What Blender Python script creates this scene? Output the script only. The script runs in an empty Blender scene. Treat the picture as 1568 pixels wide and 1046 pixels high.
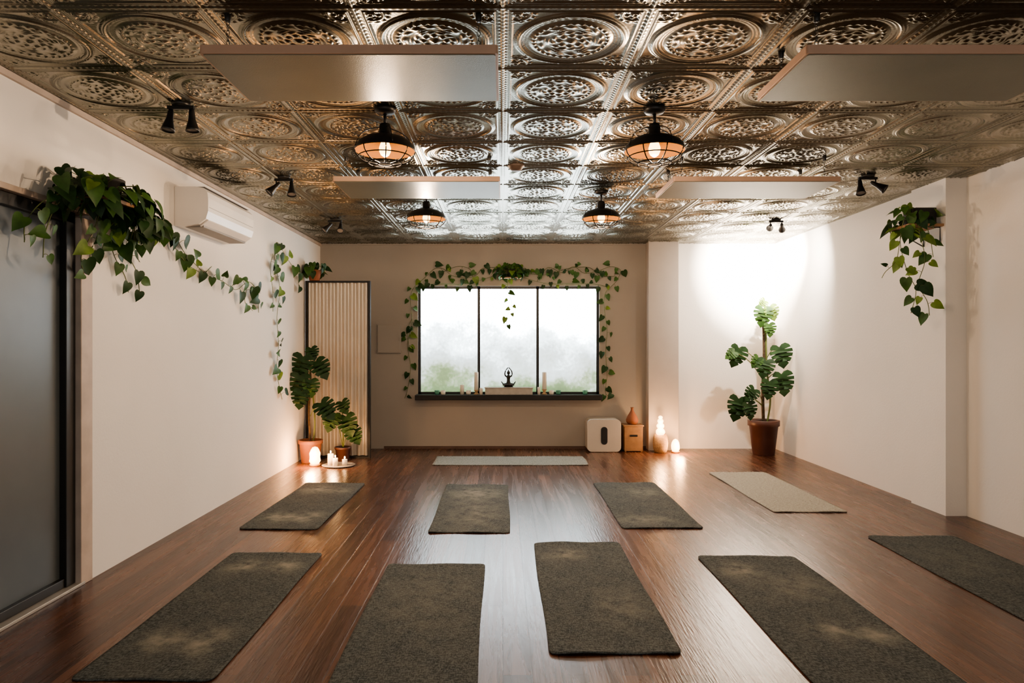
import bpy, math, random
import numpy as np
from mathutils import Vector, Matrix
random.seed(7)
scene = bpy.context.scene
try: scene.view_settings.look = 'AgX - Medium High Contrast'
except Exception: pass
H = 2.77
XL, XR, YB = -2.46, 3.66, 9.2

# ------------------------------------------------------------------ materials
def new_mat(name):
    m = bpy.data.materials.new(name); m.use_nodes = True
    nt = m.node_tree; b = nt.nodes["Principled BSDF"]
    return m, nt, b

def mat(name, col, rough=0.6, metal=0.0, var=0.12, scale=6.0, bump=0.0, bscale=80.0, emit=None, estr=0.0, sss=0.0, spec=0.5):
    m, nt, b = new_mat(name)
    N, L = nt.nodes, nt.links
    tc = N.new("ShaderNodeTexCoord")
    nz = N.new("ShaderNodeTexNoise"); nz.inputs["Scale"].default_value = scale; nz.inputs["Detail"].default_value = 4
    L.new(tc.outputs["Object"], nz.inputs["Vector"])
    rp = N.new("ShaderNodeValToRGB")
    c = np.array(col)
    rp.color_ramp.elements[0].position = 0.3; rp.color_ramp.elements[1].position = 0.7
    rp.color_ramp.elements[0].color = (*np.clip(c*(1-var), 0, 1), 1)
    rp.color_ramp.elements[1].color = (*np.clip(c*(1+var), 0, 1), 1)
    L.new(nz.outputs["Fac"], rp.inputs["Fac"]); L.new(rp.outputs["Color"], b.inputs["Base Color"])
    b.inputs["Roughness"].default_value = rough; b.inputs["Metallic"].default_value = metal
    b.inputs["Specular IOR Level"].default_value = spec
    if bump > 0:
        n2 = N.new("ShaderNodeTexNoise"); n2.inputs["Scale"].default_value = bscale; n2.inputs["Detail"].default_value = 3
        L.new(tc.outputs["Object"], n2.inputs["Vector"])
        bp = N.new("ShaderNodeBump"); bp.inputs["Strength"].default_value = bump; bp.inputs["Distance"].default_value = 0.01
        L.new(n2.outputs["Fac"], bp.inputs["Height"]); L.new(bp.outputs["Normal"], b.inputs["Normal"])
    if emit:
        b.inputs["Emission Color"].default_value = (*emit, 1); b.inputs["Emission Strength"].default_value = estr
    return m

M_wall = mat("cream_wall_paint", (0.815, 0.775, 0.72), 0.85, var=0.02, scale=1.5, bump=0.12, bscale=60, spec=0.2)
M_back = mat("taupe_wall_paint", (0.38, 0.345, 0.30), 0.85, var=0.03, scale=1.5, bump=0.1, bscale=60, spec=0.2)
M_black = mat("black_metal", (0.015, 0.014, 0.013), 0.4, var=0.2)
M_wire = mat("black_wire", (0.003, 0.0025, 0.002), 0.7, var=0.2, spec=.1)
M_blackm = mat("matte_black", (0.02, 0.019, 0.018), 0.7, var=0.2)
M_gold = mat("gold_inside_shade", (0.026, 0.010, 0.0016), 0.7, 0.0, var=0.05, spec=.03)
M_bulb = mat("warm_bulb_glass", (0.05, 0.03, 0.01), 0.3, emit=(1, 0.58, 0.22), estr=8)
M_white = mat("white_plastic", (0.80, 0.76, 0.71), 0.35, var=0.02)
M_vent = mat("vent_grey", (0.25, 0.23, 0.21), 0.5)
M_panel = mat("heater_panel_face", (0.155, 0.158, 0.118), 0.38, 0.1, var=0.08, scale=3, bump=0.15, bscale=250, spec=.35)
M_pedge = mat("heater_panel_edge", (0.50, 0.33, 0.24), 0.45, 0.2, var=0.05)
M_terra = mat("terracotta", (0.27, 0.10, 0.05), 0.75, var=0.15, bump=0.1)
M_brownpot = mat("brown_glazed_pot", (0.085, 0.035, 0.025), 0.4, var=0.2)
M_soil = mat("soil", (0.03, 0.02, 0.014), 0.95, var=0.4, scale=40, bump=0.6)
M_wood = mat("oak_wood", (0.32, 0.185, 0.095), 0.55, var=0.18, scale=12)
M_stem = mat("plant_stem", (0.12, 0.15, 0.04), 0.6, var=0.25)
M_bark = mat("moss_pole_bark", (0.09, 0.06, 0.035), 0.9, var=0.4, scale=30, bump=0.6)
M_wax = mat("candle_wax", (0.80, 0.74, 0.64), 0.5, var=0.03)
M_glow = mat("glowing_salt_crystal", (1.0, 0.75, 0.5), 0.5, emit=(1, 0.55, 0.25), estr=7)
M_flame = mat("candle_flame", (1.0, 0.75, 0.5), 0.5, emit=(1, 0.6, 0.25), estr=40)
M_basket = mat("woven_basket", (0.42, 0.27, 0.14), 0.8, var=0.25, scale=40, bump=0.5, bscale=120)
M_gglass = mat("green_glass", (0.10, 0.28, 0.20), 0.15, var=0.1)
M_trimw = mat("painted_timber_trim", (0.50, 0.41, 0.34), 0.6, var=0.12, scale=8)
M_box = mat("beige_box", (0.55, 0.51, 0.45), 0.6, var=0.03)
def leafmat(n, c, r=0.5):
    m = mat(n, c, r, var=0.35, scale=14, spec=.3)
    return m
M_lf = [leafmat("leaf_dark_green", (0.020, 0.055, 0.015)), leafmat("leaf_mid_green", (0.048, 0.110, 0.024)), leafmat("leaf_light_green", (0.15, 0.235, 0.045))]

# floor
def floor_mat():
    m, nt, b = new_mat("laminate_wood_floor"); N, L = nt.nodes, nt.links
    tc = N.new("ShaderNodeTexCoord")
    mp = N.new("ShaderNodeMapping"); mp.inputs["Rotation"].default_value = (0, 0, math.radians(90))
    L.new(tc.outputs["Object"], mp.inputs["Vector"])
    br = N.new("ShaderNodeTexBrick"); br.offset = 0.37; br.squash = 1
    br.inputs["Scale"].default_value = 1; br.inputs["Brick Width"].default_value = 1.22; br.inputs["Row Height"].default_value = 0.125
    br.inputs["Mortar Size"].default_value = 0.002; br.inputs["Mortar Smooth"].default_value = 0.3
    br.inputs["Color1"].default_value = (0.070, 0.028, 0.016, 1); br.inputs["Color2"].default_value = (0.155, 0.067, 0.035, 1)
    br.inputs["Mortar"].default_value = (0.04, 0.017, 0.01, 1); br.inputs["Bias"].default_value = -0.1
    L.new(mp.outputs["Vector"], br.inputs["Vector"])
    m2 = N.new("ShaderNodeMapping"); m2.inputs["Scale"].default_value = (22, 1.1, 1)
    L.new(tc.outputs["Object"], m2.inputs["Vector"])
    nz = N.new("ShaderNodeTexNoise"); nz.inputs["Scale"].default_value = 1.0; nz.inputs["Detail"].default_value = 8; nz.inputs["Distortion"].default_value = 1.0
    L.new(m2.outputs["Vector"], nz.inputs["Vector"])
    rp = N.new("ShaderNodeValToRGB"); rp.color_ramp.elements[0].position = 0.30; rp.color_ramp.elements[1].position = 0.70
    rp.color_ramp.elements[0].color = (0.55, 0.52, 0.5, 1); rp.color_ramp.elements[1].color = (1.22, 1.2, 1.18, 1)
    L.new(nz.outputs["Fac"], rp.inputs["Fac"])
    mx = N.new("ShaderNodeMix"); mx.data_type = 'RGBA'; mx.blend_type = 'MULTIPLY'; mx.inputs["Factor"].default_value = 0.9
    L.new(br.outputs["Color"], mx.inputs["A"]); L.new(rp.outputs["Color"], mx.inputs["B"])
    L.new(mx.outputs["Result"], b.inputs["Base Color"])
    mr = N.new("ShaderNodeMapRange"); mr.inputs["To Min"].default_value = 0.19; mr.inputs["To Max"].default_value = 0.35
    L.new(nz.outputs["Fac"], mr.inputs["Value"]); L.new(mr.outputs["Result"], b.inputs["Roughness"])
    b.inputs["Specular IOR Level"].default_value = 0.8
    m3 = N.new("ShaderNodeMapping"); m3.inputs["Scale"].default_value = (90, 7, 1)
    L.new(tc.outputs["Object"], m3.inputs["Vector"])
    n3 = N.new("ShaderNodeTexNoise"); n3.inputs["Scale"].default_value = 1.0; n3.inputs["Detail"].default_value = 3
    L.new(m3.outputs["Vector"], n3.inputs["Vector"])
    bp = N.new("ShaderNodeBump"); bp.inputs["Strength"].default_value = 0.42; bp.inputs["Distance"].default_value = 0.003
    L.new(n3.outputs["Fac"], bp.inputs["Height"])
    b2 = N.new("ShaderNodeBump"); b2.inputs["Strength"].default_value = 0.4; b2.inputs["Distance"].default_value = 0.002; b2.invert = True
    L.new(br.outputs["Fac"], b2.inputs["Height"]); L.new(bp.outputs["Normal"], b2.inputs["Normal"])
    L.new(b2.outputs["Normal"], b.inputs["Normal"])
    return m
M_floor = floor_mat()

def ceiling_mat():
    m, nt, b = new_mat("pressed_tin"); N, L = nt.nodes, nt.links
    tc = N.new("ShaderNodeTexCoord")
    nz = N.new("ShaderNodeTexNoise"); nz.inputs["Scale"].default_value = 2.5; nz.inputs["Detail"].default_value = 6
    L.new(tc.outputs["Object"], nz.inputs["Vector"])
    rp = N.new("ShaderNodeValToRGB"); rp.color_ramp.elements[0].position = 0.3; rp.color_ramp.elements[1].position = 0.7
    rp.color_ramp.elements[0].color = (0.25, 0.243, 0.20, 1); rp.color_ramp.elements[1].color = (0.345, 0.335, 0.28, 1)
    L.new(nz.outputs["Fac"], rp.inputs["Fac"]); L.new(rp.outputs["Color"], b.inputs["Base Color"])
    b.inputs["Metallic"].default_value = 0.92; b.inputs["Roughness"].default_value = 0.26
    n2 = N.new("ShaderNodeTexNoise"); n2.inputs["Scale"].default_value = 70; n2.inputs["Detail"].default_value = 2
    L.new(tc.outputs["Object"], n2.inputs["Vector"])
    bp = N.new("ShaderNodeBump"); bp.inputs["Strength"].default_value = 0.3; bp.inputs["Distance"].default_value = 0.002
    L.new(n2.outputs["Fac"], bp.inputs["Height"]); L.new(bp.outputs["Normal"], b.inputs["Normal"])
    return m
M_ceil = ceiling_mat()

def mat_mat(name, c0, c1, cw):
    m, nt, b = new_mat(name); N, L = nt.nodes, nt.links
    tc = N.new("ShaderNodeTexCoord")
    mp = N.new("ShaderNodeMapping"); mp.inputs["Scale"].default_value = (1, 0.35, 1)
    L.new(tc.outputs["Object"], mp.inputs["Vector"])
    nz = N.new("ShaderNodeTexNoise"); nz.inputs["Scale"].default_value = 170; nz.inputs["Detail"].default_value = 3
    L.new(mp.outputs["Vector"], nz.inputs["Vector"])
    mp2 = N.new("ShaderNodeMapping"); mp2.inputs["Scale"].default_value = (0.25, 1, 1)
    L.new(tc.outputs["Object"], mp2.inputs["Vector"])
    nzb = N.new("ShaderNodeTexNoise"); nzb.inputs["Scale"].default_value = 150; nzb.inputs["Detail"].default_value = 2
    L.new(mp2.outputs["Vector"], nzb.inputs["Vector"])
    av = N.new("ShaderNodeMath"); av.operation = 'ADD'; L.new(nz.outputs["Fac"], av.inputs[0]); L.new(nzb.outputs["Fac"], av.inputs[1])
    hf = N.new("ShaderNodeMath"); hf.operation = 'MULTIPLY'; hf.inputs[1].default_value = .5; L.new(av.outputs[0], hf.inputs[0])
    rp = N.new("ShaderNodeValToRGB"); rp.color_ramp.elements[0].position = 0.42; rp.color_ramp.elements[1].position = 0.60
    rp.color_ramp.elements[0].color = (*c0, 1); rp.color_ramp.elements[1].color = (*c1, 1)
    L.new(hf.outputs[0], rp.inputs["Fac"])
    at = N.new("ShaderNodeAttribute"); at.attribute_name = "wear"
    n2 = N.new("ShaderNodeTexNoise"); n2.inputs["Scale"].default_value = 7; n2.inputs["Detail"].default_value = 8; n2.inputs["Roughness"].default_value = .65
    L.new(tc.outputs["Object"], n2.inputs["Vector"])
    r2 = N.new("ShaderNodeMapRange"); r2.inputs["From Min"].default_value = .32; r2.inputs["From Max"].default_value = .62
    L.new(n2.outputs["Fac"], r2.inputs["Value"])
    aa = N.new("ShaderNodeMath"); aa.operation = 'ADD'; aa.inputs[1].default_value = .16; L.new(at.outputs["Fac"], aa.inputs[0])
    ml = N.new("ShaderNodeMath"); ml.operation = 'MULTIPLY'; ml.use_clamp = True
    L.new(aa.outputs[0], ml.inputs[0]); L.new(r2.outputs["Result"], ml.inputs[1])
    m9 = N.new("ShaderNodeMath"); m9.operation = 'MULTIPLY'; m9.inputs[1].default_value = .8; L.new(ml.outputs[0], m9.inputs[0])
    mx = N.new("ShaderNodeMix"); mx.data_type = 'RGBA'; mx.inputs["B"].default_value = (*cw, 1)
    L.new(m9.outputs[0], mx.inputs["Factor"]); L.new(rp.outputs["Color"], mx.inputs["A"])
    L.new(mx.outputs["Result"], b.inputs["Base Color"])
    b.inputs["Roughness"].default_value = 0.9; b.inputs["Specular IOR Level"].default_value = 0.25
    bp = N.new("ShaderNodeBump"); bp.inputs["Strength"].default_value = 0.5; bp.inputs["Distance"].default_value = 0.003
    L.new(hf.outputs[0], bp.inputs["Height"]); L.new(bp.outputs["Normal"], b.inputs["Normal"])
    return m
M_mat = mat_mat("charcoal_yoga_mat", (0.022, 0.027, 0.028), (0.112, 0.124, 0.118), (0.30, 0.28, 0.225))
M_matl = mat_mat("sand_yoga_mat", (0.28, 0.255, 0.21), (0.48, 0.445, 0.37), (0.46, 0.44, 0.36))
M_mats = mat_mat("grey_beige_yoga_mat", (0.12, 0.12, 0.105), (0.34, 0.335, 0.295), (0.40, 0.39, 0.34))

# ------------------------------------------------------------------ mesh builder
class MB:
    def __init__(s): s.v = []; s.f = []; s.m = []; s.s = []
    def add(s, vs, fs, mi=0, smooth=False, M=None):
        o = len(s.v)
        if M is not None: vs = [M @ Vector(v) for v in vs]
        s.v += [tuple(v) for v in vs]
        s.f += [tuple(i+o for i in f) for f in fs]
        s.m += [mi]*len(fs); s.s += [smooth]*len(fs)
    def box(s, x0, x1, y0, y1, z0, z1, mi=0, M=None):
        vs = [(x0,y0,z0),(x1,y0,z0),(x1,y1,z0),(x0,y1,z0),(x0,y0,z1),(x1,y0,z1),(x1,y1,z1),(x0,y1,z1)]
        s.add(vs, [(0,3,2,1),(4,5,6,7),(0,1,5,4),(1,2,6,5),(2,3,7,6),(3,0,4,7)], mi, False, M)
    def lathe(s, prof, c=(0,0,0), n=24, mi=0, smooth=True, M=None, jit=0):
        vs = []; fs = []
        k = len(prof)
        for r, z in prof:
            for i in range(n):
                a = 2*math.pi*i/n
                rr = max(r, 1e-5)*(1+(random.uniform(-jit, jit) if jit else 0))
                vs.append((c[0]+rr*math.cos(a), c[1]+rr*math.sin(a), c[2]+z))
        for j in range(k-1):
            for i in range(n):
                i2 = (i+1) % n
                fs.append((j*n+i, j*n+i2, (j+1)*n+i2, (j+1)*n+i))
        s.add(vs, fs, mi, smooth, M)
    def tube(s, pts, r, n=6, mi=0, M=None):
        pts = [Vector(p) for p in pts]; vs = []; fs = []; k = len(pts)
        for j, p in enumerate(pts):
            t = (pts[min(j+1, k-1)]-pts[max(j-1, 0)]); t = t.normalized() if t.length > 1e-9 else Vector((0,0,1))
            up = Vector((0,0,1)) if abs(t.z) < 0.9 else Vector((1,0,0))
            a = t.cross(up).normalized(); b = t.cross(a)
            rr = r[j] if isinstance(r, (list, tuple)) else r
            for i in range(n):
                an = 2*math.pi*i/n
                vs.append(p+a*math.cos(an)*rr+b*math.sin(an)*rr)
        for j in range(k-1):
            for i in range(n):
                i2 = (i+1) % n
                fs.append((j*n+i, j*n+i2, (j+1)*n+i2, (j+1)*n+i))
        fs.append(tuple(range(n-1, -1, -1))); fs.append(tuple(range((k-1)*n, k*n)))
        s.add(vs, fs, mi, True, M)
    def rprism(s, w, h, r, z0, z1, mi=0, M=None, seg=6):
        o = []
        for cx, cy, a0 in ((w/2-r, h/2-r, 0), (-w/2+r, h/2-r, 90), (-w/2+r, -h/2+r, 180), (w/2-r, -h/2+r, 270)):
            for i in range(seg+1):
                a = math.radians(a0+90*i/seg); o.append((cx+r*math.cos(a), cy+r*math.sin(a)))
        n = len(o)
        vs = [(x, y, z0) for x, y in o]+[(x, y, z1) for x, y in o]
        fs = [(i, (i+1) % n, n+(i+1) % n, n+i) for i in range(n)]
        fs += [tuple(range(n-1, -1, -1)), tuple(range(n, 2*n))]
        s.add(vs, fs, mi, False, M)
    def sphere(s, c, r, n=16, mi=0, sz=1.0, M=None, jit=0):
        k = n//2
        s.lathe([(r*math.sin(math.pi*j/k), -r*sz*math.cos(math.pi*j/k)) for j in range(k+1)], c, n, mi, True, M, jit)
    def clamp(s, fn): s.v = [tuple(fn(*v)) for v in s.v]
    def build(s, name, mats, bevel=0, loc=None, rotz=0):
        me = bpy.data.meshes.new(name); me.from_pydata(s.v, [], s.f)
        for m in mats: me.materials.append(m)
        me.polygons.foreach_set("material_index", s.m); me.polygons.foreach_set("use_smooth", s.s)
        me.update()
        ob = bpy.data.objects.new(name, me); scene.collection.objects.link(ob)
        if loc: ob.location = loc
        ob.rotation_euler[2] = rotz
        if bevel:
            b = ob.modifiers.new("bevel", 'BEVEL'); b.width = bevel; b.segments = 2; b.limit_method = 'ANGLE'; b.angle_limit = math.radians(40)
        return ob

def crom(pts, per=6):
    P = [Vector(p) for p in pts]; P = [P[0]*2-P[1]]+P+[P[-1]*2-P[-2]]; out = []
    for i in range(1, len(P)-2):
        for k in range(per):
            t = k/per; a, b, c, d = P[i-1], P[i], P[i+1], P[i+2]
            out.append(0.5*((2*b)+(c-a)*t+(2*a-5*b+4*c-d)*t*t+(3*b-a-3*c+d)*t**3))
    out.append(P[-2]); return out

POTH = [(0,0),(.12,-.09),(.28,-.11),(.40,-.02),(.45,.15),(.42,.35),(.33,.56),(.20,.76),(.08,.92),(0,1.05)]
MONS = [(0,0),(.12,-.12),(.30,-.16),(.45,-.05),(.50,.08),(.20,.14),(.54,.17),(.55,.32),(.18,.29),(.53,.40),(.47,.54),(.15,.44),(.43,.62),(.33,.76),(.12,.60),(.27,.83),(.10,.97),(0,1.06)]
def leaf(mb, pos, tip, nrm, size, mi, shape=POTH, fold=0.25, droop=0.25):
    y = Vector(tip).normalized(); z = Vector(nrm); z = (z - y*z.dot(y))
    if z.length < 1e-3: z = y.orthogonal()
    z.normalize(); x = y.cross(z)
    M = Matrix((x, y, z)).transposed().to_4x4(); M.translation = Vector(pos)
    n = len(shape); vs = []; fs = []
    def P(a, b): return (a*size, b*size, (fold*abs(a)-droop*b*b)*size)
    for sx in (1, -1):
        for a, b in shape: vs.append(P(a*sx, b))
    o = len(vs)
    for a, b in shape: vs.append(P(0, max(0, min(b*0.9+0.02, 1.0))))
    for si, base in ((1, 0), (-1, n)):
        for i in range(n-1):
            f = (base+i, base+i+1, o+i+1, o+i)
            fs.append(f if si == 1 else f[::-1])
    mb.add(vs, fs, mi, True, M)

def rv(a=1): return Vector((random.uniform(-a, a), random.uniform(-a, a), random.uniform(-a, a)))
def vine(mb, pts, nrm, size=0.07, gap=0.07, mids=(1,2,3), stem=0, wts=(3,3,1), off=0.03):
    nrm = Vector(nrm); C = crom(pts, 8); mb.tube(C, 0.0028, 5, stem)
    acc = 0; side = 1
    for i in range(1, len(C)):
        acc += (C[i]-C[i-1]).length
        if acc >= gap:
            acc = random.uniform(-0.7, 0.3)*gap; side = -side
            t = (C[i]-C[i-1]).normalized(); lat = t.cross(nrm).normalized()*side
            p = C[i]+lat*random.uniform(.01, .05)+nrm*random.uniform(0.3, 1.2)*off
            mb.tube([C[i], (C[i]+p)/2+Vector((0,0,.006)), p], 0.0016, 4, stem)
            tip = lat*0.7+Vector((0,0,-0.8))+rv(.55); tip -= nrm*tip.dot(nrm)*0.6
            n2 = nrm+rv(.45)+Vector((0,0,.25))
            if abs(nrm.x) > abs(nrm.y): n2 += Vector((0,-.55,0))
            leaf(mb, p, tip, n2, size*random.uniform(.55, 1.15), random.choices(mids, wts)[0])
def mound(mb, c, rad, n, size, mids=(1,2,3), stem=0, wts=(4,3,1), clampx=None, zmin=-1):
    c = Vector(c)
    for i in range(n):
        d = rv(1)
        while d.length > 1 or d.length < .1: d = rv(1)
        d.normalize(); d.z = max(d.z, zmin) 
        k = random.uniform(.6, 1.0)
        p = c+Vector((d.x*rad[0]*k, d.y*rad[1]*k, d.z*rad[2]*k))
        if clampx: p = clampx(p)
        mb.tube([c+(p-c)*.2, (c+p)/2+Vector((0,0,.02)), p], 0.002, 4, stem)
        tip = Vector((d.x, d.y, 0))*0.6+Vector((0,0,-0.55))+rv(.55)
        leaf(mb, p, tip, Vector((d.x, d.y, abs(d.z)*.7+.5))+rv(.4), size*random.uniform(.6, 1.2), random.choices(mids, wts)[0])

# ------------------------------------------------------------------ room shell
b = MB(); b.box(-2.62, 3.95, -1.2, 9.36, -0.1, 0); b.build("floor", [M_floor])

# ceiling heightfield (pressed tin tiles, 0.61 m)
T = 0.61
def tile_h(u, v):
    au, av = np.abs(u), np.abs(v); m = np.maximum(au, av); r = np.hypot(u, v); th = np.arctan2(v, u)
    g = lambda x, c, w: np.exp(-((x-c)/w)**2)
    h = 0.9*g(m, 1.0, .03)+0.5*g(m, .935, .014)+0.7*g(m, .88, .016)
    tt = np.where(au > av, v, u)
    h += 0.25*g(m, .965, .016)*(0.5+0.5*np.cos(tt*math.pi*20))
    h += 1.0*g(r, .77, .026)+0.5*g(r, .715, .014)+0.45*g(r, .82, .012)
    h += 0.45*np.clip((.70-r)/.05, 0, 1)
    h -= 0.45*g(r, .63, .032)
    h += 0.65*g(r, .545, .018)*(0.6+0.4*np.cos(th*32))
    pet = (0.5+0.5*np.cos(6*th))
    h += 0.7*g(r, .36, .07)*pet**1.5*(0.55+.45*np.cos(r*110))
    h += 0.55*g(r, .45, .035)*(0.5+0.5*np.cos(14*th+r*24))
    h += 0.5*g(r, .27, .03)*(0.5+0.5*np.cos(12*th-r*40))
    h += 0.7*g(r, .17, .035)*(0.5+.5*np.cos(8*th))+.9*g(r, 0, .06)
    cu, cv = au-.80, av-.80; cr = np.hypot(cu, cv); ct = np.arctan2(cv, cu)
    mask = np.clip((r-.84)/.02, 0, 1)*np.clip((.865-m)/.02, 0, 1)
    h += mask*(0.8*g(cr, .04, .025)+0.65*g(cr, .11, .022)*(0.4+.6*np.cos(7*ct))+.55*g(cr, .18, .02)+.5*g(cr, .24, .02)*(.5+.5*np.cos(14*ct)))
    return h
st = T/110
xs = np.arange(-2.50, 3.86, st)
ys = np.concatenate([np.arange(-1.2, 2.155, T/24), np.arange(2.155, 5.5, T/120), np.arange(5.5, 9.30, T/84)])
X, Y = np.meshgrid(xs, ys)
U = 2*(((X)/T) % 1)-1; V = 2*(((Y-2.765)/T) % 1)-1
Z = H - 0.0110*tile_h(U, V)
nx, ny = len(xs), len(ys)
co = np.stack([X, Y, Z], -1).reshape(-1, 3).astype(np.float32)
idx = np.arange(nx*ny).reshape(ny, nx)
q = np.stack([idx[:-1, :-1], idx[1:, :-1], idx[1:, 1:], idx[:-1, 1:]], -1).reshape(-1, 4)
me = bpy.data.meshes.new("ceiling")
me.vertices.add(len(co)); me.vertices.foreach_set("co", co.ravel())
me.loops.add(q.size); me.loops.foreach_set("vertex_index", q.ravel().astype(np.int32))
me.polygons.add(len(q)); me.polygons.foreach_set("loop_start", np.arange(0, q.size, 4, dtype=np.int32))
me.update(calc_edges=True)
me.polygons.foreach_set("use_smooth", np.ones(len(q), dtype=bool))
me.materials.append(M_ceil)
ob = bpy.data.objects.new("ceiling", me); scene.collection.objects.link(ob)

TOP = H+0.03
for y0_, y1_, z0_ in ((4.06, 9.36, 0), (-1.2, 2.3, 0), (2.3, 4.06, 2.19)):
    b = MB(); b.box(XL-.16, XL, y0_, y1_, z0_, TOP); b.build("wall_left", [M_wall])
b = MB(); b.box(XR, XR+.3, 6.05, 9.36, 0, TOP); b.build("wall_right", [M_wall])
b = MB(); b.box(3.62, 3.96, 5.58, 6.05, 0, TOP); b.build("column_right", [M_wall])
b = MB(); b.box(3.79, 3.96, -1.2, 5.58, 0, TOP); b.build("wall_right", [M_wall])
wx0, wx1, wz0, wz1 = -1.145, 1.30, 0.735, 2.19
b = MB()
b.box(XL, wx0, YB, YB+.16, 0, TOP); b.box(wx1, 1.93, YB, YB+.16, 0, TOP)
b.box(wx0, wx1, YB, YB+.16, 0, wz0-.07); b.box(wx0, wx1, YB, YB+.16, wz1, TOP)
b.build("wall_back", [M_back])
b = MB(); b.box(2.30, XR, YB, YB+.16, 0, TOP); b.build("wall_alcove", [M_wall])
b = MB(); b.box(1.925, 2.325, 9.02, YB+.16, 0, TOP, 0); b.build("column_back", [mat("column_paint", (0.50, 0.445, 0.39), 0.85, var=.03, bump=.1)], bevel=.006)
b = MB(); b.box(XL, XL+.018, -1.2, YB, H-.045, H-.012); b.build("trim_1", [M_trimw])
b = MB(); b.box(XL+.02, 1.925, YB-.02, YB, H-.03, H-.012); b.build("trim_2", [M_back])
b = MB(); b.box(-1.6, 1.925, YB-.012, YB, 0, .035); b.build("baseboard_back", [mat("dark_skirting", (.12,.07,.05), .6)])

# ------------------------------------------------------------------ window
def frost_mat():  # daylight gradient and blurred greenery are painted into the pane's emission colour
    m, nt, bs = new_mat("frosted_glass_emissive_daylight"); N, L = nt.nodes, nt.links
    tc = N.new("ShaderNodeTexCoord")
    sp = N.new("ShaderNodeSeparateXYZ"); L.new(tc.outputs["Object"], sp.inputs[0])
    n1 = N.new("ShaderNodeTexNoise"); n1.inputs["Scale"].default_value = 2.4; n1.inputs["Detail"].default_value = 2
    L.new(tc.outputs["Object"], n1.inputs["Vector"])
    n2 = N.new("ShaderNodeTexNoise"); n2.inputs["Scale"].default_value = 24; n2.inputs["Detail"].default_value = 5
    L.new(tc.outputs["Object"], n2.inputs["Vector"])
    ma = N.new("ShaderNodeMath"); ma.operation = 'MULTIPLY_ADD'; ma.inputs[1].default_value = 1.0; ma.inputs[2].default_value = -0.5
    L.new(n1.outputs["Fac"], ma.inputs[0])
    mc = N.new("ShaderNodeMath"); mc.operation = 'MULTIPLY_ADD'; mc.inputs[1].default_value = 0.36; mc.inputs[2].default_value = -0.18
    L.new(n2.outputs["Fac"], mc.inputs[0])
    ad = N.new("ShaderNodeMath"); ad.operation = 'ADD'; L.new(ma.outputs[0], ad.inputs[0]); L.new(sp.outputs["Z"], ad.inputs[1])
    ad2 = N.new("ShaderNodeMath"); ad2.operation = 'ADD'; L.new(ad.outputs[0], ad2.inputs[0]); L.new(mc.outputs[0], ad2.inputs[1])
    mr = N.new("ShaderNodeMapRange"); mr.inputs["From Min"].default_value = .64; mr.inputs["From Max"].default_value = 1.80
    L.new(ad2.outputs[0], mr.inputs["Value"])
    rp = N.new("ShaderNodeValToRGB"); cr = rp.color_ramp
    cr.elements[0].position = 0.0; cr.elements[0].color = (0.007, 0.018, 0.006, 1)
    cr.elements[1].position = 1.0; cr.elements[1].color = (0.85, 0.94, 1.0, 1)
    for p_, c_ in ((.12, (.013,.026,.010)), (.22, (.035,.050,.032)), (.31, (.068,.080,.077)), (.50, (.095,.113,.118)), (.72, (.22,.26,.275))):
        e = cr.elements.new(p_); e.color = (*c_, 1)
    L.new(mr.outputs["Result"], rp.inputs["Fac"])
    L.new(rp.outputs["Color"], bs.inputs["Emission Color"]); bs.inputs["Emission Strength"].default_value = 15
    bs.inputs["Base Color"].default_value = (.5, .55, .55, 1); bs.inputs["Roughness"].default_value = .4
    return m
M_frost = frost_mat()
b = MB(); fr = .035; y0, y1 = YB+.03, YB+.08
b.box(wx0, wx1, y0, y1, wz1-fr, wz1, 0); b.box(wx0, wx1, y0, y1, wz0, wz0+fr*.8, 0)
b.box(wx0, wx0+fr, y0, y1, wz0, wz1, 0); b.box(wx1-fr, wx1, y0, y1, wz0, wz1, 0)
for mxx in (-.325, .47): b.box(mxx-.018, mxx+.018, y0, y1, wz0, wz1, 0)
b.box(wx0+.01, wx1-.01, YB+.055, YB+.062, wz0+.01, wz1-.01, 1)
b.build("window_1", [M_black, M_frost])
b = MB(); b.box(wx0-.02, wx1+.02, YB-.17, YB+.16, wz0-.07, wz0-.0005); b.build("window_sill", [M_blackm], bevel=.006)

# ------------------------------------------------------------------ door left
b = MB()
b.box(XL-.10, XL-.06, 2.34, 3.93, .03, 2.12, 1)
for ya, yb in ((3.88, 3.96), (2.31, 2.38)): b.box(XL-.11, XL-.02, ya, yb, .02, 2.165, 0)
b.box(XL-.11, XL-.02, 2.31, 3.96, 2.10, 2.165, 0); b.box(XL-.11, XL-.03, 2.31, 3.96, .02, .07, 0)
b.lathe([(0,0),(.012,0),(.012,.05),(0,.05)], (XL-.035, 3.0, 1.05), 12, 0)
b.build("door_1", [M_black, mat("dark_glass_door", (0.095, 0.11, 0.115), 0.38, 0.1, var=.2, scale=1.2, bump=.05, bscale=6)], bevel=.003)
b = MB(); b.box(XL-.12, XL+.012, 3.965, 4.075, 0, 2.14); b.box(XL-.12, XL+.012, 2.2, 4.075, 2.168, 2.20); b.build("trim_3", [M_trimw], bevel=.004)
b = MB(); b.box(XL-.16, XL+.015, 2.2, 4.0, 0, .018); b.build("trim_4", [mat("threshold_metal", (.45,.42,.38), .5, .5)], bevel=.003)
b = MB(); b.box(XL-.16, XL-.12, 2.3, 4.06, 0, 2.19); b.build("trim_5", [M_blackm])

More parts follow.
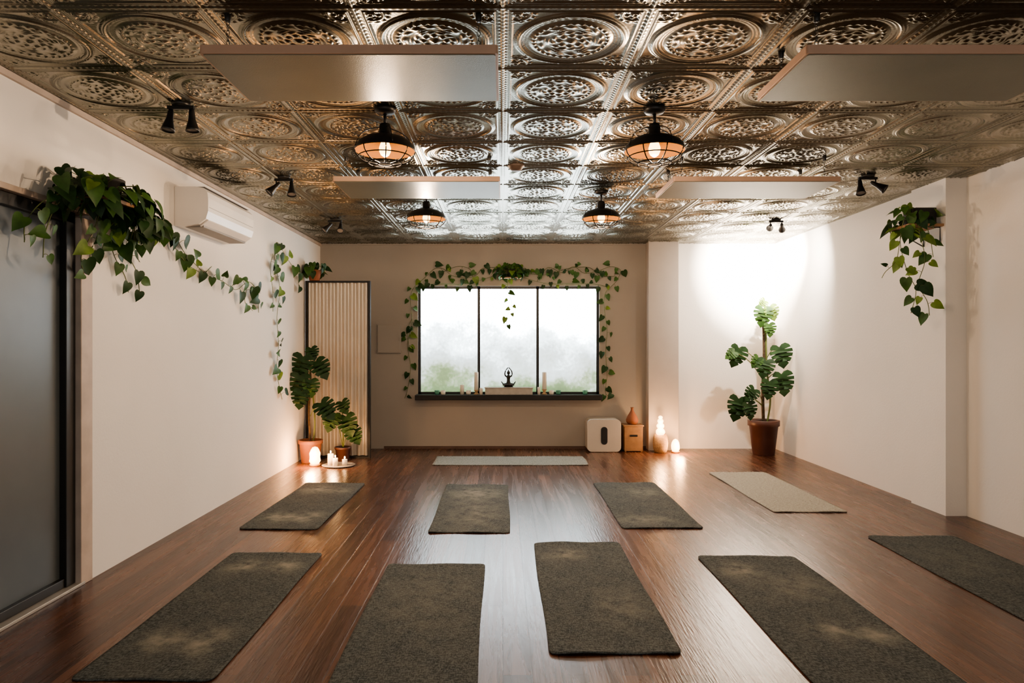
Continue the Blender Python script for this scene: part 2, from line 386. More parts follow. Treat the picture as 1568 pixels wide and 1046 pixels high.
# ------------------------------------------------------------------ heater panels
def heater(x0, x1, y0, y1):
    b = MB(); zb = 2.57; th = .035
    b.rprism(x1-x0, y1-y0, .012, 0, th, 1, Matrix.Translation(((x0+x1)/2, (y0+y1)/2, zb)))
    b.rprism(x1-x0-.02, y1-y0-.02, .01, -.003, 0.001, 0, Matrix.Translation(((x0+x1)/2, (y0+y1)/2, zb)))
    for cx in (x0+.08, x1-.08):
        for cy in (y0+.09, y1-.09):
            b.box(cx-.02, cx+.02, cy-.02, cy+.02, zb+th, zb+th+.012, 2)
            zc = zb+th+.01; k = 0
            while zc < H-.015:
                L = []
                for i in range(11):
                    a = 2*math.pi*i/10; d = .007*math.cos(a)
                    L.append((cx+(d if k % 2 else 0), cy+(0 if k % 2 else d), zc+.012+.013*math.sin(a)))
                b.tube(L, .0018, 4, 2); zc += .021; k += 1
            b.lathe([(0,-.03),(.012,-.03),(.014,0),(0,0)], (cx, cy, H-.001), 12, 2)
    b.build("radiant_heater_panel", [M_panel, M_pedge, M_black], bevel=.002)
for x0, x1 in ((-1.22, -.02), (1.22, 2.42)):
    for y0, y1 in ((2.74, 3.28), (4.88, 5.46)): heater(x0, x1, y0, y1)

# ------------------------------------------------------------------ lights helper
def light(kind, name, loc, energy, color, size=.05, parent=None, aim=None, angle=60, blend=.6):
    ld = bpy.data.lights.new(name, kind); ld.energy = energy; ld.color = color
    if kind in ('POINT', 'SPOT'): ld.shadow_soft_size = size
    if kind == 'SPOT': ld.spot_size = math.radians(angle); ld.spot_blend = blend
    lo = bpy.data.objects.new(name, ld); scene.collection.objects.link(lo); lo.location = loc
    if aim is not None:
        lo.rotation_euler = (Vector(aim)-Vector(loc)).to_track_quat('-Z', 'Y').to_euler()
    if parent is not None:
        lo.parent = parent; lo.matrix_parent_inverse = Matrix.Identity(4)
    return lo

# ------------------------------------------------------------------ pendant lamps
def pendant(x, y):
    b = MB(); c = (x, y, 0)
    b.lathe([(0,H-.001),(.062,H-.001),(.062,H-.022),(.05,H-.035),(.012,H-.04)], c, 24, 0)
    b.tube([(x,y,H-.03),(x,y,2.665)], .009, 10, 0)
    b.lathe([(.01,2.68),(.03,2.672),(.034,2.655),(.034,2.60),(.042,2.598),(.042,2.588)], c, 20, 0)
    outer = [(.03,2.612),(.07,2.604),(.115,2.588),(.150,2.566),(.168,2.542),(.172,2.525),(.176,2.522)]
    b.lathe(outer, c, 40, 0)
    b.lathe([(r*.975, z-.005) for r, z in outer], c, 40, 1)
    b.lathe([(.176,2.522),(.1716,2.517)], c, 40, 0)
    for k in range(8):
        a = 2*math.pi*k/8+.2; ca, sa = math.cos(a), math.sin(a)
        b.tube(crom([(x+.172*ca,y+.172*sa,2.522),(x+.160*ca,y+.160*sa,2.49),(x+.115*ca,y+.115*sa,2.452),(x+.04*ca,y+.04*sa,2.44)], 4), .0034, 5, 3)
    for r, z in ((.152,2.481),(.095,2.447),(.04,2.44)):
        b.tube([(x+r*math.cos(2*math.pi*i/28), y+r*math.sin(2*math.pi*i/28), z) for i in range(29)], .0034, 5, 3)
    for k in range(4):
        a = 2*math.pi*k/4+.4; ca, sa = math.cos(a), math.sin(a)
        b.tube(crom([(x+.034*ca,y+.034*sa,2.65),(x+.09*ca,y+.09*sa,2.635),(x+.14*ca,y+.14*sa,2.60),(x+.174*ca,y+.174*sa,2.53)], 4), .0028, 5, 0)
    b.lathe([(.013,2.605),(.014,2.585),(.026,2.56),(.034,2.535),(.033,2.515),(.024,2.495),(.008,2.484),(0,2.483)], c, 18, 2)
    o = b.build("cage_pendant_lamp", [M_black, M_gold, M_bulb, M_wire])
    light('POINT', "bulb_light", (x, y, 2.466), 60, (1, .71, .47), .016, o)
for x in (-.68, .875):
    for y in (3.94, 6.07): pendant(x, y)

# ------------------------------------------------------------------ track spots
M_lens_on = mat("lit_lens", (1,.9,.8), .3, emit=(1,.8,.6), estr=6)
def dual_spot(x, y, aims, beams, cols=(1, .88, .77)):
    b = MB()
    b.lathe([(0,-.022),(.045,-.022),(.05,-.015),(.05,0),(0,0)], (x, y, H-.001), 24, 0)
    b.box(x-.075, x+.075, y-.010, y+.010, H-.040, H-.02, 0)
    lights = []
    for sgn, aim, bm in zip((-1, 1), aims, beams):
        p = Vector((x+sgn*.062, y, H-.078)); b.tube([(p.x, p.y, H-.035), p], .006, 8, 0)
        b.sphere(p, .013, 12, 0)
        d = (Vector(aim)-p).normalized()
        M = Matrix.Translation(p) @ d.to_track_quat('Z', 'Y').to_matrix().to_4x4() @ Matrix.Scale(.88, 4)
        b.lathe([(0,-.045),(.014,-.045),(.018,-.03),(.020,.0),(.022,.02),(.040,.085),(.043,.098),(.040,.098),(.034,.085),(.0,.07)], (0,0,0), 20, 0, True, M)
        b.lathe([(.0,.088),(.034,.088)], (0,0,0), 20, 1, True, M)
        if bm: lights.append((p+d*.105, aim, bm))
    on = len(lights) > 0
    o = b.build("twin_ceiling_spotlight", [M_black, M_lens_on if on else M_vent])
    for p, a, (en, ang) in lights: light('SPOT', "spot_beam", p, en, cols, .03, o, a, ang, 1.0)
dual_spot(-1.82, 3.86, [(-2.0, 3.7, 1.4), (-1.65, 3.8, 0.6)], (0, 0))
dual_spot(-1.78, 5.55, [(-2.5, 5.2, 1.9), (-1.6, 5.2, 1.6)], (0, 0))
dual_spot(-1.82, 7.40, [(-2.46, 7.0, 2.0), (-1.7, 6.9, 2.0)], (0, 0))
dual_spot(2.94, 5.50, [(2.8, 5.2, 1.8), (3.6, 5.1, 2.2)], (0, 0))
dual_spot(2.97, 7.42, [(3.45, 9.2, 2.44), (3.66, 8.9, 2.05)], ((2600, 64), (240, 125)))

# AC unit
b = MB()
prof = [(0,2.585),(.16,2.585),(.215,2.575),(.245,2.545),(.252,2.50),(.252,2.40),(.235,2.345),(.18,2.305),(.06,2.29),(0,2.29)]
vs = []; n = len(prof)
for yy in (5.11, 6.04): vs += [(XL+.002+a, yy, z) for a, z in prof]
fs = [(i, (i+1) % n, n+(i+1) % n, n+i) for i in range(n)]+[tuple(range(n-1, -1, -1)), tuple(range(n, 2*n))]
b.add(vs, fs, 0)
b.box(XL+.06, XL+.20, 5.16, 5.99, 2.288, 2.304, 1)
M = Matrix.Translation((XL+.215, 5.575, 2.322)) @ Matrix.Rotation(math.radians(-38), 4, 'Y')
b.box(-.045, .03, -.43, .43, -.004, .004, 0, M)
b.box(XL+.06, XL+.22, 5.13, 6.02, 2.585, 2.588, 1)
b.box(XL+.2535, XL+.2545, 5.125, 6.025, 2.43, 2.434, 1)
b.build("air_conditioner", [M_white, M_vent], bevel=.006)

b = MB(); b.box(-1.69, -1.37, YB-.03, YB-.0005, 1.285, 1.675); b.box(-1.68, -1.38, YB-.036, YB-.029, 1.295, 1.665); b.box(-1.40, -1.39, YB-.045, YB-.03, 1.45, 1.51)
b.build("electrical_panel_box", [M_back], bevel=.004)
b = MB(); b.lathe([(0,-.045),(.03,-.045),(.045,-.035),(.055,-.02),(.065,-.012),(.065,0),(0,0)], (.10, 5.20, H-.001), 28, 0)
b.build("smoke_detector", [mat("aged_detector", (.10,.07,.055), .5)])

# ------------------------------------------------------------------ corrugated screen
b = MB(); yS = 8.46; x0, x1, zt = XL+.02, -1.64, 2.19
nx_ = 180; vs = []; fs = []
for i in range(nx_+1):
    x = x0+.02+(x1-x0-.04)*i/nx_; yy = yS+.019*math.cos(2*math.pi*(x-x0)/.088)
    vs += [(x, yy, .03), (x, yy, zt-.02)]
for i in range(nx_): fs.append((2*i, 2*i+2, 2*i+3, 2*i+1))
b.add(vs, fs, 0, True)
b.box(x1-.025, x1, yS-.03, yS+.03, 0, zt, 1); b.box(x0, x0+.025, yS-.03, yS+.03, 0, zt, 1)
b.box(x0+.025, x1-.025, yS-.03, yS+.03, zt-.022, zt, 1); b.box(x0+.025, x1-.025, yS-.03, yS+.03, 0, .022, 1)
b.box(x0+.03, x1-.03, yS+.023, yS+.027, .03, zt-.03, 2)
b.build("corrugated_iron_screen", [mat("corrugated_iron_cream", (.58,.53,.46), .38, .35, var=.06, scale=3), M_black, M_blackm])

# ------------------------------------------------------------------ yoga mats
def yoga_mat(cx, cy, w, l, rot=0, m=M_mat, wear=(), curl=.006, seed=0):
    rnd = random.Random(seed); a, bb, r = w/2, l/2, .035
    NX, NY = 40, 90
    vs = []; wr = []
    ph = [rnd.uniform(0, 6) for _ in range(6)]
    for j in range(NY+1):
        for i in range(NX+1):
            x = -a+w*i/NX; y = -bb+l*j/NY
            dx = abs(x)-(a-r); dy = abs(y)-(bb-r)
            if dx > 0 and dy > 0:
                k = max(dx, dy)/math.hypot(dx, dy); x = math.copysign(a-r+dx*k, x); y = math.copysign(bb-r+dy*k, y)
            e = max(abs(x)/a, abs(y)/bb)**14
            ey = (abs(y)/bb)**30
            z = .006+.0008*(math.sin(3.1*x*4+ph[0])*math.sin(y*5+ph[1])+1)+e*curl*.22*(1+math.sin(y*7+ph[2]+x*6))+ey*curl*(.8+.8*math.sin(x*16+ph[3]))*.5
            x += .004*math.sin(y*4+ph[4])*1; y += .004*math.sin(x*9+ph[5])
            vs.append((x, y, z))
            wr.append(min(1.6, sum(s*math.exp(-(((x-px)/rx)**2+((y-py)/ry)**2)) for px, py, rx, ry, s in wear)))
    fs = []; W = NX+1
    for j in range(NY):
        for i in range(NX): fs.append((j*W+i, j*W+i+1, (j+1)*W+i+1, (j+1)*W+i))
    ring = [i for i in range(W)]+[j*W+NX for j in range(1, NY+1)]+[NY*W+i for i in range(NX-1, -1, -1)]+[j*W for j in range(NY-1, 0, -1)]
    o = len(vs)
    for k in ring: x, y, z = vs[k]; vs.append((x, y, max(.0006, z-.007))); wr.append(0)
    n = len(ring)
    for k in range(n): fs.append((ring[k], o+k, o+(k+1) % n, ring[(k+1) % n]))
    fs.append(tuple(o+k for k in range(n-1, -1, -1)))
    mb = MB(); mb.add(vs, fs, 0, True)
    ob = mb.build("yoga_mat", [m], loc=(cx, cy, 0), rotz=rot)
    at = ob.data.attributes.new("wear", 'FLOAT', 'POINT'); at.data.foreach_set("value", wr)
    return ob
hands = [(-.13, .60, .09, .10, 1.2), (.13, .60, .09, .10, 1.2)]
feet = [(-.10, -.48, .09, .12, 1.1), (.12, -.50, .08, .12, 1.1)]
yoga_mat(-1.505, 3.705, .60, 1.735, 0.0, wear=hands+feet, seed=1)
yoga_mat(-.418, 3.46, .615, 1.75, 0.006, wear=[(0, .3, .2, .4, .25)], seed=2)
yoga_mat(.512, 3.94, .60, 1.725, -0.004, wear=[(-.1, .6, .12, .1, .8), (.12, -.3, .15, .2, .35)], seed=3, curl=.009)
yoga_mat(1.598, 3.63, .635, 1.74, 0.0, wear=[(-.14, .6, .1, .12, 1), (.1, .3, .2, .2, .5), (.0, -.3, .10, .10, 1), (.2, -.35, .08, .1, .9)], seed=4)
yoga_mat(2.962, 4.10, .64, 1.74, 0.0, wear=[(0, .3, .2, .3, .2)], seed=5)
yoga_mat(-1.695, 6.02, .60, 1.72, -0.012, wear=[(-.10, .55, .12, .15, 1), (.12, .5, .1, .1, .8), (-.1, -.5, .12, .14, 1.3), (.14, -.5, .1, .14, 1.1)], seed=6)
yoga_mat(-.252, 5.93, .612, 1.73, 0.0, wear=[(0, .45, .2, .25, 1), (0, -.3, .2, .4, .5)], seed=7, curl=.008)
yoga_mat(1.22, 6.04, .62, 1.70, 0.0, wear=[(.1, .4, .15, .2, .6), (-.1, -.6, .2, .12, .7)], seed=8)
yoga_mat(2.563, 6.57, .62, 1.76, 0.01, m=M_matl, seed=9)
yoga_mat(.09, 8.22, .62, 1.82, math.pi/2, m=M_mats, seed=10)

# ------------------------------------------------------------------ plants
LM = [M_stem]+M_lf
def pot(mb, c, r0, r1, h, mi, soil, n=28, rim=True):
    p = [(0,0),(r0*.96,0),(r0,.008)]
    if rim: p += [(r1*.95, h*.82), (r1*1.05, h*.84), (r1*1.06, h*.99), (r1*1.03, h), (r1*.93, h), (r1*.9, h*.9)]
    else: p += [(r1, h*.97), (r1*.99, h), (r1*.93, h), (r1*.9, h*.9)]
    mb.lathe(p, c, n, mi); mb.lathe([(r1*.91, h*.9), (r1*.5, h*.915), (0, h*.92)], c, n, soil)
def leftclamp(x, y, z): return (max(x, XL+.004), y, z)

# big pothos, left wall
b = MB(); cx = XL+.14
b.box(XL+.004, XL+.26, 3.84, 4.14, 2.215, 2.235, 5)
for yy in (3.88, 4.10): b.tube([(XL+.008, yy, 2.215), (XL+.22, yy, 2.21), (XL+.008, yy, 2.21)], .005, 6, 4)
pot(b, (cx, 3.99, 2.235), .07, .095, .13, 4, 6)
cl = lambda p: Vector((max(p.x, XL+.03), p.y, p.z))
mound(b, (cx+.01, 3.92, 2.27), (.20, .38, .13), 85, .11, clampx=cl, zmin=-.75)
mound(b, (cx+.01, 4.30, 2.20), (.16, .24, .19), 75, .105, clampx=cl, wts=(5,3,1))
w = XL+.035
vine(b, [(cx, 3.8, 2.25), (XL+.08, 3.66, 2.16), (w, 3.62, 2.0), (w, 3.60, 1.86)], (1,0,0), .095, .07)
vine(b, [(cx, 3.7, 2.25), (XL+.09, 3.52, 2.14), (w, 3.47, 2.02), (w, 3.46, 1.92)], (1,0,0), .095, .075)
vine(b, [(cx, 3.95, 2.2), (XL+.1, 3.93, 2.05), (w, 3.93, 1.92), (w, 3.95, 1.80)], (1,0,0), .095, .06)
vine(b, [(cx, 4.2, 2.15), (w, 4.24, 2.0), (w, 4.38, 1.84), (w, 4.42, 1.74)], (1,0,0), .095, .06)
vine(b, [(cx, 4.3, 2.15), (w, 4.42, 2.0), (w, 4.52, 1.88), (w, 4.56, 1.74)], (1,0,0), .09, .06)
vine(b, [(cx, 4.1, 2.15), (w, 4.05, 2.0), (w, 4.0, 1.88)], (1,0,0), .095, .06)
vine(b, [(cx, 4.4, 2.22), (XL+.05, 4.69, 2.19), (w, 4.85, 2.26), (w, 5.02, 2.22), (w, 5.2, 2.10), (w, 5.34, 2.05), (w, 5.6, 1.97), (w, 5.9, 1.95), (w, 6.2, 1.90), (w, 6.51, 2.00), (w, 6.74, 1.92), (w, 6.78, 1.72)], (1,0,0), .115, .08)
vine(b, [(w, 4.9, 2.25), (w, 5.05, 2.12), (w, 5.25, 2.02), (w, 5.45, 1.98)], (1,0,0), .095, .10)
vine(b, [(w, 6.1, 1.92), (w, 6.3, 2.02), (w, 6.45, 1.93), (w, 6.42, 1.80), (w, 6.62, 1.73)], (1,0,0), .085, .11)
b.clamp(leftclamp)
b.build("hanging_pothos", LM+[M_blackm, M_wood, M_soil])

# pothos on top of the corner screen, and its vine along the left wall
b = MB(); px_, py_ = -2.33, 8.45
pot(b, (px_, py_, 2.191), .065, .085, .13, 4, 5)
c2 = lambda p: Vector((max(p.x, XL+.03), p.y, max(p.z, 2.29)))
mound(b, (px_, py_-.03, 2.34), (.17, .16, .09), 34, .10, clampx=c2)
b.clamp(lambda x, y, z: (max(x, XL+.004), max(y, 8.23), max(z, 2.193)))
b.build("potted_pothos", LM+[M_terra, M_soil])
b = MB()
vine(b, [(-2.42, 8.19, 2.28), (w, 7.9, 2.30), (w, 7.6, 2.40), (w, 7.35, 2.50), (w, 7.25, 2.42), (w, 7.28, 2.2)], (1,0,0), .12, .10)
vine(b, [(w, 7.40, 2.46), (w, 7.30, 2.25), (w, 7.42, 2.0), (w, 7.33, 1.7), (w, 7.38, 1.4), (w, 7.32, 1.15), (w, 7.4, .95), (w, 7.5, .80)], (1,0,0), .12, .075)
vine(b, [(w, 7.2, 2.36), (w, 7.12, 2.2), (w, 7.2, 1.95), (w, 7.2, 1.75)], (1,0,0), .10, .10)
vine(b, [(w, 8.17, 2.3), (w, 8.1, 2.15), (w, 8.15, 2.05)], (1,0,0), .09, .08)
b.clamp(lambda x, y, z: (max(x, XL+.004), min(y, 8.22), z))
b.build("trailing_pothos_vine", LM)

# pothos around the window
b = MB(); yw = YB-.03
def W(px, pz): return (px, yw, pz)
b.box(-.03, .25, YB-.15, YB-.0005, 2.285, 2.30, 4)
pot(b, (.11, YB-.085, 2.30), .05, .065, .11, 5, 6)
mound(b, (.11, YB-.12, 2.38), (.24, .09, .12), 60, .088, clampx=lambda p: Vector((p.x, min(p.y, YB-.03), p.z)))
g = [(.1,2.40),(-.1,2.44),(-.28,2.42),(-.35,2.34),(-.5,2.30),(-.68,2.33),(-.8,2.42),(-.92,2.42),(-1.05,2.30),(-1.2,2.16),(-1.24,2.0),(-1.22,1.7),(-1.28,1.4),(-1.24,1.1),(-1.28,.8),(-1.32,.68)]
vine(b, [W(*p) for p in g], (0,-1,0), .092, .058)
g = [(.15,2.40),(.3,2.42),(.5,2.36),(.62,2.44),(.8,2.37),(.95,2.45),(1.1,2.36),(1.3,2.40),(1.45,2.45),(1.58,2.40),(1.52,2.25),(1.38,2.1),(1.36,1.9),(1.40,1.6),(1.38,1.3),(1.40,1.0),(1.38,.75),(1.5,.69)]
vine(b, [W(*p) for p in g], (0,-1,0), .09, .06)
vine(b, [W(-.1,2.33), W(-.5,2.22), W(-.9,2.22), W(-1.12,2.17)], (0,-1,0), .078, .048)
vine(b, [W(.2,2.33), W(.55,2.23), W(.9,2.22), W(1.2,2.22), W(1.4,2.18)], (0,-1,0), .078, .048)
vine(b, [W(.3,2.36), W(.6,2.34), W(.85,2.42), W(1.15,2.44), W(1.3,2.33), W(1.5,2.32)], (0,-1,0), .08, .07)
vine(b, [W(.08,2.35), W(.06,2.15), W(.12,1.95), W(.06,1.78), W(.04,1.63)], (0,-1,0), .085, .055, wts=(1,3,2))
vine(b, [W(-1.22,1.75), W(-1.28,1.6), W(-1.26,1.35)], (0,-1,0), .08, .1)
vine(b, [W(-.4,2.3), W(-.45,2.42), W(-.62,2.45), W(-.85,2.36)], (0,-1,0), .08, .08)
b.clamp(lambda x, y, z: (max(x, -1.362), min(y, YB-.003), z))
b.build("window_pothos", LM+[M_wood, M_blackm, M_soil])

# pothos on right pilaster shelf
b = MB(); rx, ry = 3.50, 5.72
b.box(3.33, 3.6195, 5.60, 5.90, 2.375, 2.395, 5)
for yy in (5.64, 5.86): b.tube([(3.612, yy, 2.24), (3.612, yy, 2.37), (3.38, yy, 2.37), (3.612, yy, 2.24)], .005, 6, 4)
b.box(3.40, 3.57, 5.62, 5.80, 2.3955, 2.53, 4)
b.box(3.415, 3.555, 5.635, 5.785, 2.52, 2.532, 6)
cr_ = lambda p: Vector((min(p.x, 3.59), p.y, p.z))
mound(b, (3.40, 5.70, 2.46), (.17, .18, .15), 26, .10, clampx=cr_, wts=(2,4,3))
vine(b, [(3.42,5.65,2.5), (3.30,5.6,2.44), (3.27,5.62,2.25), (3.33,5.62,2.0), (3.40,5.62,1.85), (3.36,5.62,1.66)], (-.6,-1,0), .10, .065, wts=(1,3,4))
vine(b, [(3.45,5.65,2.5), (3.40,5.58,2.35), (3.45,5.58,2.1), (3.40,5.58,1.9), (3.47,5.58,1.75), (3.50,5.6,1.64)], (-.6,-1,0), .10, .08, wts=(1,3,4))
vine(b, [(3.40,5.66,2.48), (3.28,5.62,2.3), (3.24,5.62,2.1), (3.15,5.62,2.0), (3.12,5.62,1.95)], (-.6,-1,0), .08, .10, wts=(1,2,4))
vine(b, [(3.48,5.66,2.45), (3.50,5.6,2.3), (3.53,5.6,2.12)], (-.6,-1,0), .095, .06, wts=(1,3,4))
b.clamp(lambda x, y, z: (min(x, 3.6195), y, z))
b.build("hanging_pothos", LM+[M_blackm, M_wood, M_soil])

def big_leaf(mb, base, pos, tip, nrm, size, mi, shape=MONS):
    base, pos = Vector(base), Vector(pos)
    mid = (base+pos)/2+Vector((0,0,.06))
    mb.tube(crom([base, mid, pos], 6), .005, 6, 0)
    leaf(mb, pos, tip, nrm, size, mi, shape, .22, .22)
# right plant
b = MB(); X0, Y0 = 3.33, 8.72
pot(b, (X0, Y0, 0), .135, .185, .44, 4, 5)
b.tube(crom([(X0,Y0,.38),(X0-.01,Y0,.8),(X0+.01,Y0,1.3),(X0,Y0,1.72)], 6), .020, 10, 6)
b.tube(crom([(X0+.03,Y0-.03,.38),(X0+.07,Y0-.04,.7),(X0+.03,Y0-.03,1.1),(X0+.02,Y0-.02,1.7)], 6), .012, 8, 0)
N_ = (0,-1,.25)
specs = [((X0,Y0,1.05),(3.0,8.68,1.36),(-.3,-.1,-1),.25,1),((X0,Y0,.95),(2.92,8.6,1.31),(-.8,-.2,-.5),.14,2),
 ((X0,Y0,.62),(2.97,8.6,.72),(-.2,-.2,-1),.28,1),((X0,Y0,.6),(3.07,8.56,.66),(.25,-.2,-1),.2,1),
 ((X0,Y0,1.15),(3.49,8.62,1.37),(.2,-.2,-1),.26,1),((X0,Y0,.9),(3.51,8.60,1.03),(.15,-.2,-1),.27,1),
 ((X0,Y0,1.0),(3.31,8.58,1.20),(-.3,-.2,-1),.22,1),((X0,Y0,.8),(3.34,8.56,.94),(-.1,-.2,-1),.22,1),
 ((X0,Y0,1.0),(3.22,8.6,1.24),(-.5,-.2,-.8),.15,2),((X0,Y0,.62),(3.15,8.55,.84),(-.6,-.2,-.7),.18,1),
 ((X0,Y0,1.6),(3.30,8.65,1.86),(-.15,-.2,-1),.23,2),((X0,Y0,1.68),(3.38,8.65,1.88),(.35,-.2,-1),.18,3),((X0,Y0,1.5),(3.36,8.62,1.66),(.1,-.2,-1),.16,2),((X0,Y0,1.66),(3.34,8.7,1.96),(-.5,-.3,-.4),.12,3)]  # top leaves: backlight is put into their lighter green materials
for a_, p_, t_, s_, m_ in specs: big_leaf(b, a_, p_, t_, Vector(N_)+rv(.25), s_, m_)
b.clamp(lambda x, y, z: (min(x, XR-.005), y, z))
b.build("potted_monstera", LM+[M_brownpot, M_soil, M_bark])
# left plant
b = MB(); X0, Y0 = -2.29, 8.13
pot(b, (X0, Y0, 0), .105, .135, .27, 4, 5)
b.tube(crom([(X0,Y0,.22),(X0-.02,Y0,.6),(X0+.0,Y0,.95),(X0-.01,Y0,1.18)], 6), .013, 8, 6)
b.tube(crom([(X0+.03,Y0,.22),(X0+.05,Y0,.5),(X0+.02,Y0,.9)], 6), .009, 8, 0)
specs = [((X0,Y0,1.05),(-2.34,8.0,1.26),(-.2,-.3,-1),.26,1),((X0,Y0,1.1),(-2.20,8.03,1.20),(.6,-.3,-.7),.24,1),((X0,Y0,.9),(-2.36,7.95,1.04),(-.05,-.3,-1),.25,1),
 ((X0,Y0,.8),(-2.33,7.9,.86),(-.1,-.3,-1),.20,1),((X0,Y0,.9),(-2.25,7.98,.98),(.2,-.3,-1),.19,2),((X0,Y0,.55),(-2.12,7.95,.72),(.6,-.3,-.6),.24,1),
 ((X0,Y0,1.15),(-2.26,8.05,1.36),(.3,-.3,-.7),.15,1)]
for a_, p_, t_, s_, m_ in specs: big_leaf(b, a_, p_, t_, Vector((.15,-1,.35))+rv(.25), s_, m_)
b.clamp(leftclamp)
b.build("potted_philodendron", LM+[M_terra, M_soil, M_bark])
b = MB(); X0, Y0 = -1.93, 8.24
pot(b, (X0, Y0, 0), .07, .095, .17, 4, 5)
for p_, t_, s_ in [((-1.86,8.10,.55),(.3,-.3,-1),.24),((-2.0,8.10,.58),(-.4,-.3,-1),.22),((-1.80,8.12,.40),(.5,-.3,-.9),.2),((-1.92,8.14,.72),(.3,-.4,-.5),.17)]:
    big_leaf(b, (X0,Y0,.15), p_, t_, Vector((.1,-1,.3))+rv(.25), s_, 1)
b.build("potted_philodendron", LM+[M_brownpot, M_soil])

# ------------------------------------------------------------------ candles, lamps
def pillar_candle(mb, c, r, h, mi, fl=None):
    mb.lathe([(0,0),(r,0),(r,h*.97),(r*.9,h),(r*.6,h*.985),(0,h*.975)], c, 20, mi)
    mb.tube([(c[0],c[1],c[2]+h*.97),(c[0],c[1],c[2]+h+.012)], .0015, 5, 1)
    if fl is not None: mb.sphere((c[0],c[1],c[2]+h+.02), .008, 10, fl, 1.9)
b = MB()
b.lathe([(0,0),(.17,0),(.19,.012),(.185,.014),(.165,.005),(0,.005)], (-1.90, 7.90, .001), 32, 3)
for cx_, cy_, r_, h_ in ((-2.0,7.93,.035,.13),(-1.93,7.86,.03,.09),(-1.83,7.90,.03,.07)):
    pillar_candle(b, (cx_, cy_, .006), r_, h_, 0, 2)
o = b.build("candle_tray", [M_wax, M_blackm, M_flame, M_vent])
light('POINT', "candle_light", (-1.94, 7.80, .17), 6, (1, .55, .25), .03, o)
b = MB()
b.lathe([(0,0),(.055,0),(.06,.01),(.06,.025),(.05,.03),(0,.03)], (-2.17, 7.88, 0), 20, 1)
b.lathe([(.045,.03),(.062,.06),(.058,.11),(.062,.15),(.045,.19),(.03,.215),(0,.225)], (-2.17, 7.88, 0), 14, 0, True, None, .06)
o = b.build("salt_lamp", [M_glow, M_wood])
light('POINT', "salt_glow", (-2.19, 7.76, .14), 20, (1, .50, .22), .05, o)

b = MB(); cx_, cy_ = 2.05, 8.88
b.lathe([(0,0),(.075,0),(.092,.05),(.098,.12),(.092,.19),(.078,.235),(.07,.235),(.07,.225),(0,.225)], (cx_, cy_, 0), 26, 1)
zz = .225
for r_ in (.060, .050, .040, .028):
    b.sphere((cx_, cy_, zz+r_*.7), r_, 16, 0, .85, None, .05); zz += r_*1.4
o = b.build("salt_crystal_lamp", [M_glow, M_basket])
light('POINT', "salt_glow", (cx_-.02, cy_-.14, .36), 10, (1, .55, .27), .05, o)
b = MB(); cx_, cy_ = 2.24, 8.86
b.lathe([(0,0),(.05,0),(.055,.01),(.055,.02),(0,.02)], (cx_, cy_, 0), 20, 1)
b.lathe([(.04,.02),(.055,.05),(.052,.09),(.047,.13),(.03,.165),(0,.18)], (cx_, cy_, 0), 12, 0, True, None, .08)
o = b.build("salt_lamp", [M_glow, M_wood])
light('POINT', "salt_glow", (cx_+.03, cy_-.12, .12), 14, (1, .52, .24), .05, o)

b = MB()
M = Matrix.Translation((1.32, 9.02, .215)) @ Matrix.Rotation(math.radians(90), 4, 'X')
b.rprism(.44, .42, .06, -.13, .13, 0, M)
b.rprism(.085, .23, .04, .128, .134, 1, M); b.rprism(.05, .19, .024, .1335, .1355, 2, M)
for sx in (-.16, .16): b.box(1.32+sx-.02, 1.32+sx+.02, 8.93, 9.1, 0, .012, 1)
b.build("air_purifier", [M_box, M_black, M_blackm], bevel=.008)
b = MB(); b.box(1.59, 1.83, 8.92, 9.14, 0.01, .345, 0); b.box(1.58, 1.84, 8.91, 9.15, .33, .35, 0); b.box(1.66, 1.76, 8.913, 8.921, .20, .225, 1)
for xx in (1.60, 1.81): 
    for yy in (8.93, 9.12): b.box(xx-.008, xx+.016, yy-.008, yy+.016, 0, .012, 0)
b.build("wooden_crate", [M_wood, M_black], bevel=.004)
b = MB(); b.lathe([(0,0),(.055,0),(.078,.03),(.082,.06),(.06,.11),(.035,.15),(.018,.185),(.016,.205),(.024,.22),(.012,.222),(0,.2)], (1.71, 9.03, .351), 24, 0)
b.build("clay_urn", [M_terra])

# ------------------------------------------------------------------ sill objects
zs = wz0
b = MB(); b.box(-.235, .395, YB-.14, YB-.03, zs, zs+.095, 0); b.box(-.245, .405, YB-.15, YB-.02, zs+.085, zs+.10, 0)
b.build("display_plinth", [mat("plinth_stone", (.42,.40,.36), .7, var=.1, scale=20)], bevel=.004)
b = MB(); sx_, sy_, sz_ = .075, YB-.085, zs+.101
b.lathe([(0,0),(.06,0),(.065,.008),(.05,.018),(0,.02)], (sx_, sy_, sz_), 20, 0)
arc = [(sx_+.10*math.sin(t), sy_, sz_+.105-.09*math.cos(t)) for t in np.linspace(-1.25, 1.25, 13)]
b.tube(arc, [.004+.010*math.cos(t)**2 for t in np.linspace(-1.25, 1.25, 13)], 8, 0)
for s_ in (-1, 1):
    b.tube(crom([(sx_+s_*.015,sy_,sz_+.045),(sx_+s_*.065,sy_-.015,sz_+.035),(sx_+s_*.05,sy_-.035,sz_+.03),(sx_-s_*.02,sy_-.045,sz_+.03)], 4), .013, 8, 0)
    b.tube(crom([(sx_+s_*.024,sy_,sz_+.135),(sx_+s_*.048,sy_,sz_+.165),(sx_+s_*.040,sy_,sz_+.215),(sx_+s_*.004,sy_,sz_+.262)], 4), [.010]*4+[.008]*5+[.006]*4, 8, 0)
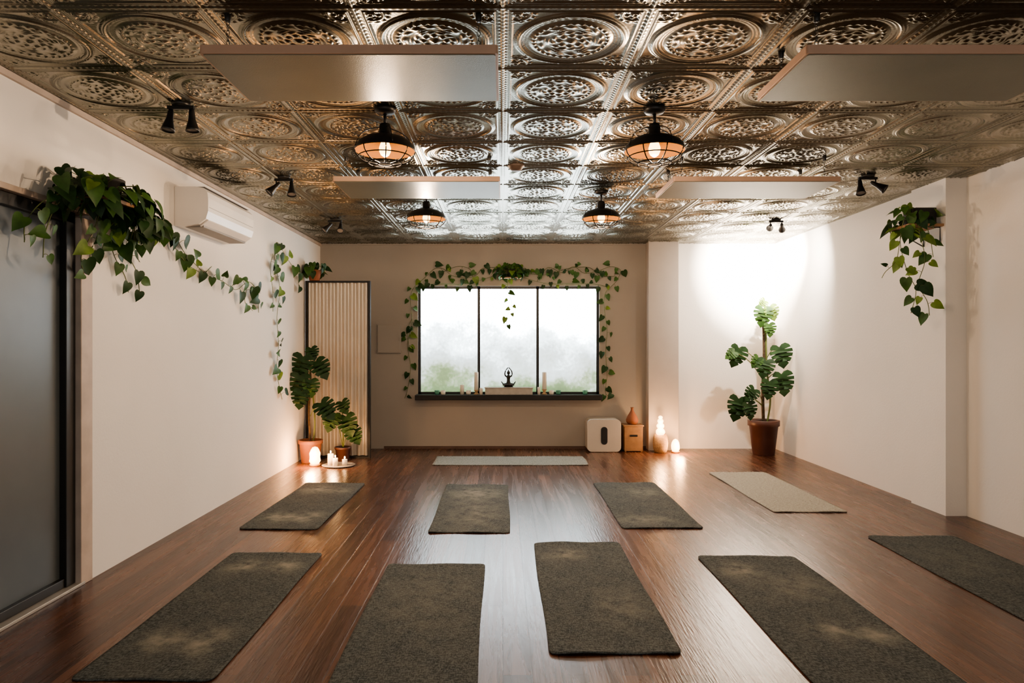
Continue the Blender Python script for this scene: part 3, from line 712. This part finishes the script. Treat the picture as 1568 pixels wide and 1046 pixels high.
b.tube(crom([(sx_,sy_,sz_+.03),(sx_,sy_,sz_+.075),(sx_,sy_,sz_+.125),(sx_,sy_,sz_+.15),(sx_,sy_,sz_+.17)], 3), [.034,.032,.028,.024,.021,.022,.026,.028,.028,.024,.016,.010,.009], 12, 0)
b.sphere((sx_,sy_,sz_+.19), .022, 14, 0, 1.2); b.sphere((sx_,sy_+.004,sz_+.222), .009, 10, 0)
b.build("meditation_statue", [mat("dark_bronze", (.03,.025,.02), .45, .6)])
def candle(x, y, r, h, m=M_wax, holder=.0):
    b = MB(); z = zs
    if holder:
        b.lathe([(0,0),(r*1.25,0),(r*1.3,.01),(r*.7,.02),(r*.6,holder*.6),(r*1.2,holder),(0,holder)], (x,y,z), 18, 2)
    pillar_candle(b, (x,y,z+holder), r, h, 0)
    b.build("pillar_candle", [m, M_blackm, M_basket])
candle(-.355, YB-.07, .028, .24, holder=.06); candle(-.545, YB-.06, .028, .13)
candle(.555, YB-.07, .03, .23, holder=.07); candle(.48, YB-.10, .02, .10); candle(-.29, YB-.12, .022, .09)
for x_, m_ in ((-.88, M_gglass), (-.80, M_wax), (.65, M_wax), (.74, M_gglass), (-.46, M_wax), (1.10, M_gglass)):
    b = MB(); b.lathe([(0,0),(.026,0),(.032,.01),(.034,.055),(.031,.056),(.029,.02),(0,.018)], (x_, YB-.07, zs), 18, 0)
    b.lathe([(0,.018),(.028,.018),(.028,.035),(0,.036)], (x_, YB-.07, zs), 16, 1)
    b.build("tealight_holder", [m_, M_wax])

# ------------------------------------------------------------------ world + camera
w_ = bpy.data.worlds.new("world"); scene.world = w_; w_.use_nodes = True
bg = w_.node_tree.nodes["Background"]; bg.inputs["Color"].default_value = (1, .95, .89, 1); bg.inputs["Strength"].default_value = 1.1
cam = bpy.data.cameras.new("camera"); cam.lens = 24; cam.sensor_width = 36; cam.shift_x = 14/1568; cam.shift_y = 5/1568
co_ = bpy.data.objects.new("camera", cam); scene.collection.objects.link(co_)
co_.location = (0, 0, 1.4); co_.rotation_euler = (math.radians(90), 0, 0); cam.clip_start = .05
scene.camera = co_
